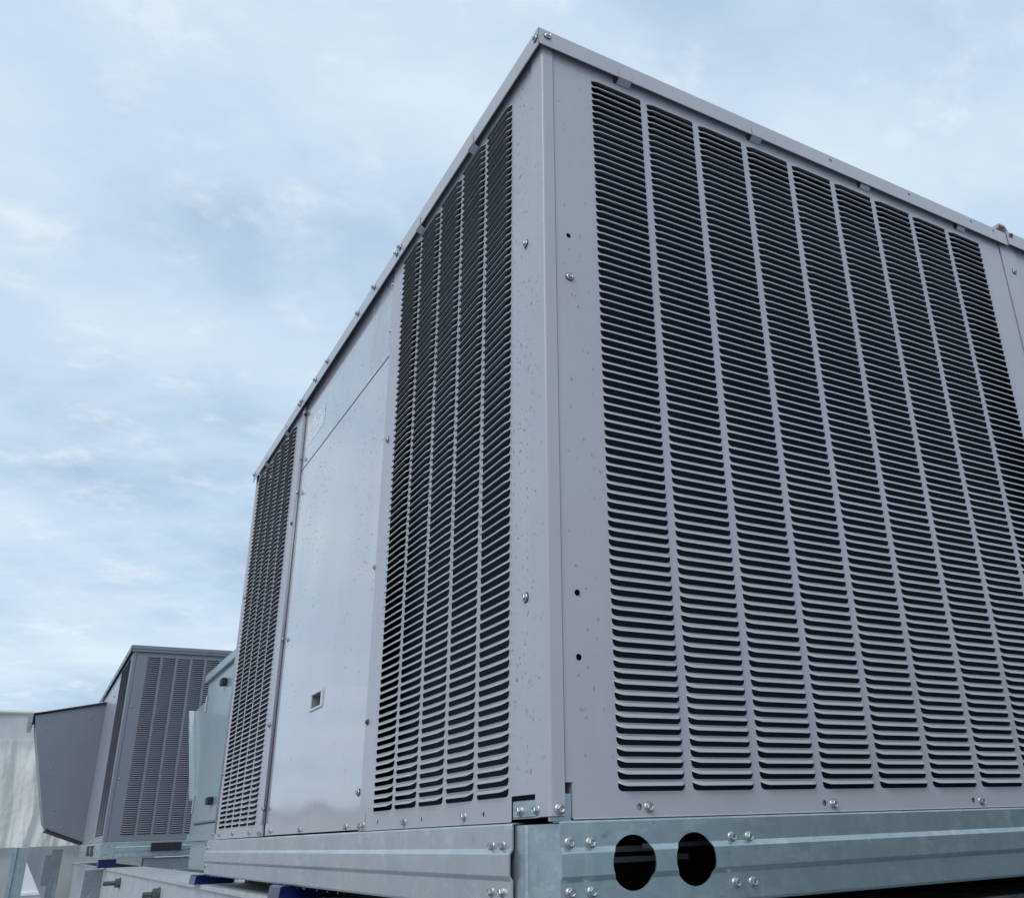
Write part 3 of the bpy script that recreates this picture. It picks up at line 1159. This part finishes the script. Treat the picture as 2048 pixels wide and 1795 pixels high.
def big_bolt(y, z, L):
    b = MB()
    R4 = FACE_L
    b.lathe([(0.0, 0.002), (0.034, 0.002), (0.034, 0.008), (0.0, 0.008)], 16, 0, True, R4)
    h = [R4 @ Vector((x, yy, 0.008)) for x, yy in hexpts(0.028)]
    h2 = [R4 @ Vector((x, yy, 0.034)) for x, yy in hexpts(0.028)]
    for k in range(6):
        b.face([h[k], h[(k + 1) % 6], h2[(k + 1) % 6], h2[k]])
    b.face(h2)
    prof = [(0.0135, 0.034)]
    z_ = 0.034
    while z_ < L:
        prof += [(0.0150, z_ + 0.002), (0.0132, z_ + 0.004)]
        z_ += 0.004
    prof += [(0.0, z_)]
    b.lathe(prof, 12, 0, True, R4)
    o = obj('beam_bolt', b, 'bolt', beam)
    o.matrix_basis = Matrix.Translation((0.006, y, z))
    return o


big_bolt(6.35, -0.20, 0.105)
big_bolt(6.15, -0.34, 0.065)
big_bolt(4.24, -0.20, 0.075)
b = MB()
b.box(-0.004, 0.0058, 4.20, 4.27, -0.60, -0.255)
obj('cover_strip', b, 'beam', beam)
b = MB()
b.box(-0.004, 0.0058, 6.10, 6.20, -0.60, -0.40)
obj('cover_strip', b, 'beam', beam)

beam2 = thing('steel_beam', 'steel cross beam beneath the galvanised rail with round holes', 'beam', (1.3, 0.06, -0.75))
b = MB()
b.box(0.27, 5.0, 0.045, 0.23, -0.145, -0.1225)
obj('flange', b, 'drab', beam2)
b = MB()
b.box(0.27, 5.0, 0.11, 0.125, -0.735, -0.1452)
obj('web', b, 'drab', beam2)
b = MB()
b.box(0.27, 5.0, 0.231, 0.415, -0.735, -0.1222)
obj('web', b, 'drab', beam2)

for i, (y, lab, x1) in enumerate(((4.05, 'thin steel cross member nearest the end of the foreground unit', 1.6),
                                  (5.75, 'thin steel cross member lying between the pale teal cabinet and the far unit', 1.9))):
    b = MB()
    b.box(0.262, x1, y, y + 0.10, -0.150, -0.118, 0, 0.003)
    o = obj('cross_member', b, 'galv')
    o['label'] = lab
    o['category'] = 'beam'
    o['group'] = 'cross members on the support steel'

# ================================================================== PALE TEAL CABINET
enc = thing('air_cabinet', 'pale teal metal cabinet with black latches behind the foreground unit', 'cabinet', (0.8, 5.1, -0.1))
EX, E0, E1, EZ0, EZ1 = 0.30, 4.45, 5.60, 0.068, 1.075
b = MB()
b.box(EX, 1.25, E0, E1, EZ0, EZ1, 0, 0.003)
obj('body', b, 'teal', enc)
b = MB()
b.box(EX - 0.022, 1.28, E0 - 0.03, E1 + 0.03, EZ1 - 0.030, EZ1 + 0.028, 0, 0.004)
obj('top_cap', b, 'teal', enc)
b = MB()
b.box(EX - 0.006, EX - 0.0005, E0 + 0.04, 5.50, 0.150, 1.010, 0, 0.002)
edoor = obj('access_door', b, 'teal', enc)
for y, z in ((4.845, 0.945), (4.825, 0.258)):
    b = MB()
    b.box(EX - 0.040, EX - 0.0065, y - 0.035, y + 0.045, z - 0.022, z + 0.022, 0, 0.006)
    b.box(EX - 0.030, EX - 0.0065, y + 0.046, y + 0.075, z - 0.016, z + 0.012, 0, 0.005)
    obj('latch', b, 'rubber', edoor)
for z in (0.895, 0.265):
    b = MB()
    b.box(EX - 0.016, EX - 0.0002, 5.505, 5.535, z - 0.055, z + 0.055, 0, 0.003)
    obj('hinge', b, 'galv', enc)
b = MB()
b.box(EX - 0.003, EX - 0.0002, E0 + 0.02, 5.42, 0.136, 0.1445)
obj('drain_slot', b, 'black', enc)
b = MB()
b.box(EX - 0.012, 1.26, E0, E1 + 0.01, EZ0 - 0.025, EZ0 + 0.018, 0, 0.002)
obj('base_trim', b, 'teal', enc)
b = MB()
b.prism([(E1 + 0.0005, 0.930), (6.14, 0.915), (6.14, 0.895), (E1 + 0.0005, 0.305)], 'x', EX + 0.004, 1.15)
ehood = obj('rain_hood', b, 'teal', enc)
b = MB()
b.prism([(6.141, 0.925), (6.19, 0.922), (E1 - 0.03, 0.290), (E1 - 0.03, 0.300)], 'x', EX - 0.030, EX + 0.003)
estrip = obj('hood_flange', b, 'galv_wet', enc)
for k in range(7):
    f_ = (k + 0.5) / 7.2
    yy = 6.155 + (E1 - 0.03 - 6.155) * f_
    zz = 0.918 + (0.297 - 0.918) * f_
    put('screw', SMALL, estrip, FACE_L, (EX - 0.030, yy, zz - 0.001))
b = MB()
b.box(EX + 0.01, 1.2, E0, E1 - 0.06, -0.118, EZ0 - 0.0255, 0, 0.002)
ebase = obj('base_rail', b, 'galv', enc)
for y, z in ((5.47, 0.02), (5.47, -0.05), (4.95, 0.02), (4.95, -0.05)):
    put('bolt', BOLT, ebase, FACE_L, (EX + 0.01, y, z))

# ================================================================== FAR DARK UNIT
DZ = 0.026
FXX, FYY = -0.063, 7.566
far = thing('rooftop_unit', 'dark grey louvered rooftop unit with side rain hood in the distance', 'rooftop unit', (FXX, FYY, -0.06))
b = MB()
b.box(FXX + 0.05, 2.2, FYY + 0.05, 11.25, 0.07, 1.55 + DZ)
obj('condenser_coil', b, 'coil', far)
fz0, fz1 = 0.068, 1.555 + DZ
XFc = [0.058 + 0.1195 * i for i in range(8)]
WFf = 0.100
zt_f = 1.515 + DZ
zb_f = zt_f - 83 * PITCH - SLOT_H
ztt = zt_f + PITCH - SLOT_H
b = MB()
T = TR(FYY)
strip(b, T, FXX + 0.03, XFc[0], zb_f, ztt)
for i in range(7):
    strip(b, T, XFc[i] + WFf, XFc[i + 1], zb_f, ztt)
strip(b, T, XFc[7] + WFf, 1.15, zb_f, ztt)
slot_columns(b, T, XFc, WFf, zt_f, 84, PITCH)
b.face([T(FXX + 0.03, ztt), T(1.15, ztt), T(1.15, fz1), T(FXX + 0.03, fz1)])
b.face([T(FXX + 0.03, fz0), T(1.15, fz0), T(1.15, zb_f), T(FXX + 0.03, zb_f)])
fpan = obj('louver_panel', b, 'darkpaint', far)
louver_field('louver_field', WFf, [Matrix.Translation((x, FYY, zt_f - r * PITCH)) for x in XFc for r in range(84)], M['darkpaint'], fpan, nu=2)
for z in (1.119, 0.545):
    put('screw', SCREW, fpan, FACE_R, (-0.016, FYY, z))
b = MB()
b.prism(post_section(FXX, FYY - 0.004, 0.07, 0.028), 'z', fz0, 1.575 + DZ)
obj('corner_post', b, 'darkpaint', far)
b = MB()
b.box(FXX - 0.012, 2.2, FYY - 0.018, FYY - 0.015, 1.553 + DZ, 1.578 + DZ)
b.box(FXX - 0.018, 2.2, FYY - 0.024, FYY - 0.0195, 1.575 + DZ, 1.604 + DZ)
b.box(FXX - 0.022, FXX - 0.019, FYY - 0.02, 11.3, 1.550 + DZ, 1.604 + DZ)
b.box(FXX - 0.018, 2.2, FYY - 0.019, 11.3, 1.5985 + DZ, 1.603 + DZ)
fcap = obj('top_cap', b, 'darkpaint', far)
# left side of the far unit
b = MB()
T = TL(FXX + 0.002)
cols = [7.70, 7.99, 8.28]
strip(b, T, FYY + 0.068, cols[0], zb_f, ztt)
for i in range(2):
    strip(b, T, cols[i] + 0.26, cols[i + 1], zb_f, ztt)
strip(b, T, cols[2] + 0.26, 8.62, zb_f, ztt)
slot_columns(b, T, cols, 0.26, zt_f, 84, PITCH)
b.face([T(FYY + 0.068, fz0), T(8.62, fz0), T(8.62, zb_f), T(FYY + 0.068, zb_f)])
b.face([T(FYY + 0.068, ztt), T(8.62, ztt), T(8.62, fz1), T(FYY + 0.068, fz1)])
fpl = obj('louver_panel', b, 'darkpaint_side', far)
louver_field('louver_field', 0.26, [Matrix.Translation((FXX + 0.002, y + 0.26, zt_f - r * PITCH)) @ RL for y in cols for r in range(84)], M['darkpaint'], fpl, nu=2)
b = MB()
b.box(FXX, FXX + 0.03, 8.625, 11.25, fz0, fz1, 0, 0.004)
fside = obj('side_panel', b, 'darkpaint_side', far)
for y, z in ((8.9, 0.16), (8.9, 0.35), (9.3, 0.15), (9.9, 0.16), (9.1, 0.5), (9.1, 1.40), (9.9, 1.42)):
    put('screw', SCREW, fside, FACE_L, (FXX, y, z))
for i in range(9):
    put('screw', SCREW, fcap, FACE_L, (FXX - 0.022, 8.0 + i * 0.38, 1.577 + DZ))
# rain hood: tapered box hanging on the side
HY0, HY1 = 10.22, 11.20
prof = [(FXX - 0.0005, 1.466), (-0.705, 1.330), (-0.690, 1.235), (-0.462, 0.330), (-0.448, 0.285), (-0.420, 0.240), (-0.385, 0.212), (FXX - 0.0005, 0.088)]
b = MB()
b.prism(prof, 'y', HY0, HY1)
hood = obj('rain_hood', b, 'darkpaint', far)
b = MB()
b.prism([(FXX - 0.0008, 1.487), (-0.722, 1.349), (-0.722, 1.338), (FXX - 0.0008, 1.4675)], 'y', HY0 - 0.02, HY1 + 0.02)
obj('hood_roof', b, 'rubber', hood)
b = MB()
b.box(-0.765, -0.7205, HY0 - 0.012, HY1, 1.250, 1.337, 0, 0.003)
obj('drip_gutter', b, 'darkpaint_side', hood)
b = MB()
b.prism([(-0.412, 0.218), (FXX - 0.001, 0.087), (FXX - 0.001, 0.070), (-0.42, 0.205)], 'y', HY0 - 0.01, HY1)
obj('hood_lip', b, 'rubber', hood)
for x, z in ((-0.586, 1.204), (-0.479, 0.806), (-0.373, 0.406), (-0.354, 0.23), (-0.28, 0.235), (-0.106, 0.165), (-0.198, 1.317)):
    put('screw', SCREW, hood, FACE_R, (x, HY0, z))
# base rail of the far unit
b = MB()
b.prism([(FYY - 0.004 - n, z * 0.95 + DZ * 1.15) for n, z in rail_profile(0)] + [(FYY + 0.03, -0.055), (FYY + 0.03, 0.064)], 'x', 0.03, 2.2)
fr = obj('base_rail', b, 'galv', far)
b = MB()
b.box(FXX - 0.004, 0.03, FYY - 0.010, FYY + 0.04, -0.058, 0.066, 0, 0.002)
fcorner = obj('base_corner', b, 'galv', far)
for z in (0.040, -0.016):
    o = put('bolt', SCREW, fcorner, FACE_R, (-0.022, FYY - 0.010, z))
for x in (0.085, 0.125):
    for z in (0.035, -0.035):
        put('bolt', BOLT, fr, FACE_R, (x, FYY - 0.004, z))
b = MB()
b.box(0.297, 0.525, FYY - 0.022, FYY - 0.005, -0.012, 0.050, 0, 0.002)
obj('fork_pocket', b, 'black', fr)
b = MB()
b.prism([(FXX - 0.008 - n * 0.8, z * 0.95 + DZ * 1.15) for n, z in rail_profile(0)] + [(FXX + 0.03, -0.055), (FXX + 0.03, 0.064)], 'y', FYY + 0.041, 11.35)
frl = obj('base_rail', b, 'galv_wet', far)
for y in (8.3, 8.8):
    b = MB()
    b.box(FXX - 0.030, FXX - 0.009, y, y + 0.08, -0.04, 0.045, 0, 0.004)
    obj('rail_strap', b, 'bolt', frl)
b = MB()
b.box(FXX - 0.004, 0.06, FYY + 0.005, FYY + 0.14, -0.1215, -0.062, 0, 0.003)
o = obj('support_pad', b, 'blue')
o['label'] = 'blue rubber pad under the corner of the distant dark unit'
o['category'] = 'pad'
o['group'] = 'blue pads under the unit'
b = MB()
b.box(0.262, 2.2, FYY + 0.02, FYY + 0.16, -0.20, -0.062, 0, 0.003)
o = obj('cross_member', b, 'galv_dark')
o['label'] = 'dark steel cross member directly under the distant dark unit'
o['category'] = 'beam'
o['group'] = 'cross members on the support steel'

# ================================================================== PLASTIC SHEETING, POST, WALL
def sheet(mb, x0, x1, z0, z1, y, nx, nz, fn, clip=None):
    vs = []
    for j in range(nz + 1):
        for i in range(nx + 1):
            u, v = i / nx, j / nz
            x = x0 + (x1 - x0) * u
            z = z0 + (z1 - z0) * v
            if clip:
                x = max(x, clip(z))
            vs.append((x, y + fn(x, z, u, v), z))
    F = [(j * (nx + 1) + i, j * (nx + 1) + i + 1, (j + 1) * (nx + 1) + i + 1, (j + 1) * (nx + 1) + i) for j in range(nz) for i in range(nx)]
    mb.add(vs, F, 0, True)


from mathutils import noise as mn


def fold(x, z, amp=0.06):
    xs_ = x + 0.10 * mn.noise(Vector((x * 1.5, z * 1.3, 9.0)))
    a = mn.noise(Vector((xs_ * 4.2, z * 0.35, 3.1))) * amp
    a += (abs(mn.noise(Vector((xs_ * 9.0, z * 0.9, 7.7)))) - 0.25) * amp * 0.8
    a += (abs(mn.noise(Vector((x * 15.0 + z * 1.2, z * 1.7, 1.7)))) - 0.25) * amp * 0.35
    a += mn.noise(Vector((x * 26.0, z * 14.0, 4.4))) * amp * 0.06
    return a


tent = thing('plastic_sheeting', 'white plastic sheeting hung as a screen at the left edge', 'sheeting', (-0.6, 12.6, -1.5))
b = MB()
sheet(b, -1.7, 0.9, 1.285, 1.640, 12.62, 70, 16, lambda x, z, u, v: 0.02 * mn.noise(Vector((x * 3, z * 4, 0))) - 0.05 * (1 - v) ** 3)
obj('upper_sheet', b, 'tarp_grey', tent)
b = MB()
poly = [(12.60 + 0.03 * math.cos(a), 1.635 + 0.022 * math.sin(a)) for a in [2 * math.pi * k / 10 for k in range(10)]]
b.prism(poly, 'x', -1.7, 0.9, 0, True)
obj('top_pole', b, 'tarp', tent)
b = MB()
sheet(b, -1.7, 0.9, 0.066, 1.300, 12.50, 200, 90, lambda x, z, u, v: fold(x, z, 0.10 * (0.35 + 0.65 * min(1, (1 - v) * 5))) - 0.03 * math.exp(-((1 - v) * 14) ** 2))
obj('curtain', b, 'tarp', tent)
b = MB()
sheet(b, -1.7, -0.66, -1.5, 0.068, 12.60, 40, 30, lambda x, z, u, v: fold(x, z, 0.04))
obj('lower_sheet', b, 'tarp_grey', tent)
b = MB()
sheet(b, -0.60, 0.9, -1.5, 0.068, 12.60, 60, 60, lambda x, z, u, v: fold(x, z, 0.04), clip=lambda z: -0.50 + max(0.0, (-0.10 - z)) * 0.55)
obj('lower_sheet', b, 'tarp_grey', tent)

b = MB()
pz = []
xs = [(-0.665, 0.0), (-0.665, -0.08), (-0.620, -0.08), (-0.612, -0.055), (-0.555, -0.055), (-0.547, -0.08), (-0.502, -0.08), (-0.502, 0.0)]
b.prism([(x, 12.45 + y) for x, y in xs], 'z', -1.5, 0.064)
o = obj('steel_post', b, 'galv')
o['label'] = 'galvanised channel post standing below the plastic sheeting'
o['category'] = 'post'

b = MB()
b.box(-3.0, 3.0, 17.0, 17.2, -1.5, -0.05)
b.box(-3.0, 3.0, 16.96, 17.0, -0.62, -0.58)
o = obj('white_wall', b, 'white')
o['label'] = 'white panel wall glimpsed through the gap in the sheeting'
o['category'] = 'wall'

b = MB()
b.box(-40, -2.6, 15.0, 15.3, -1.5, 0.48)
b.box(-40, -2.55, 14.94, 15.36, 0.48, 0.56)
obj('parapet_wall', b, 'wall', None, kind='structure')
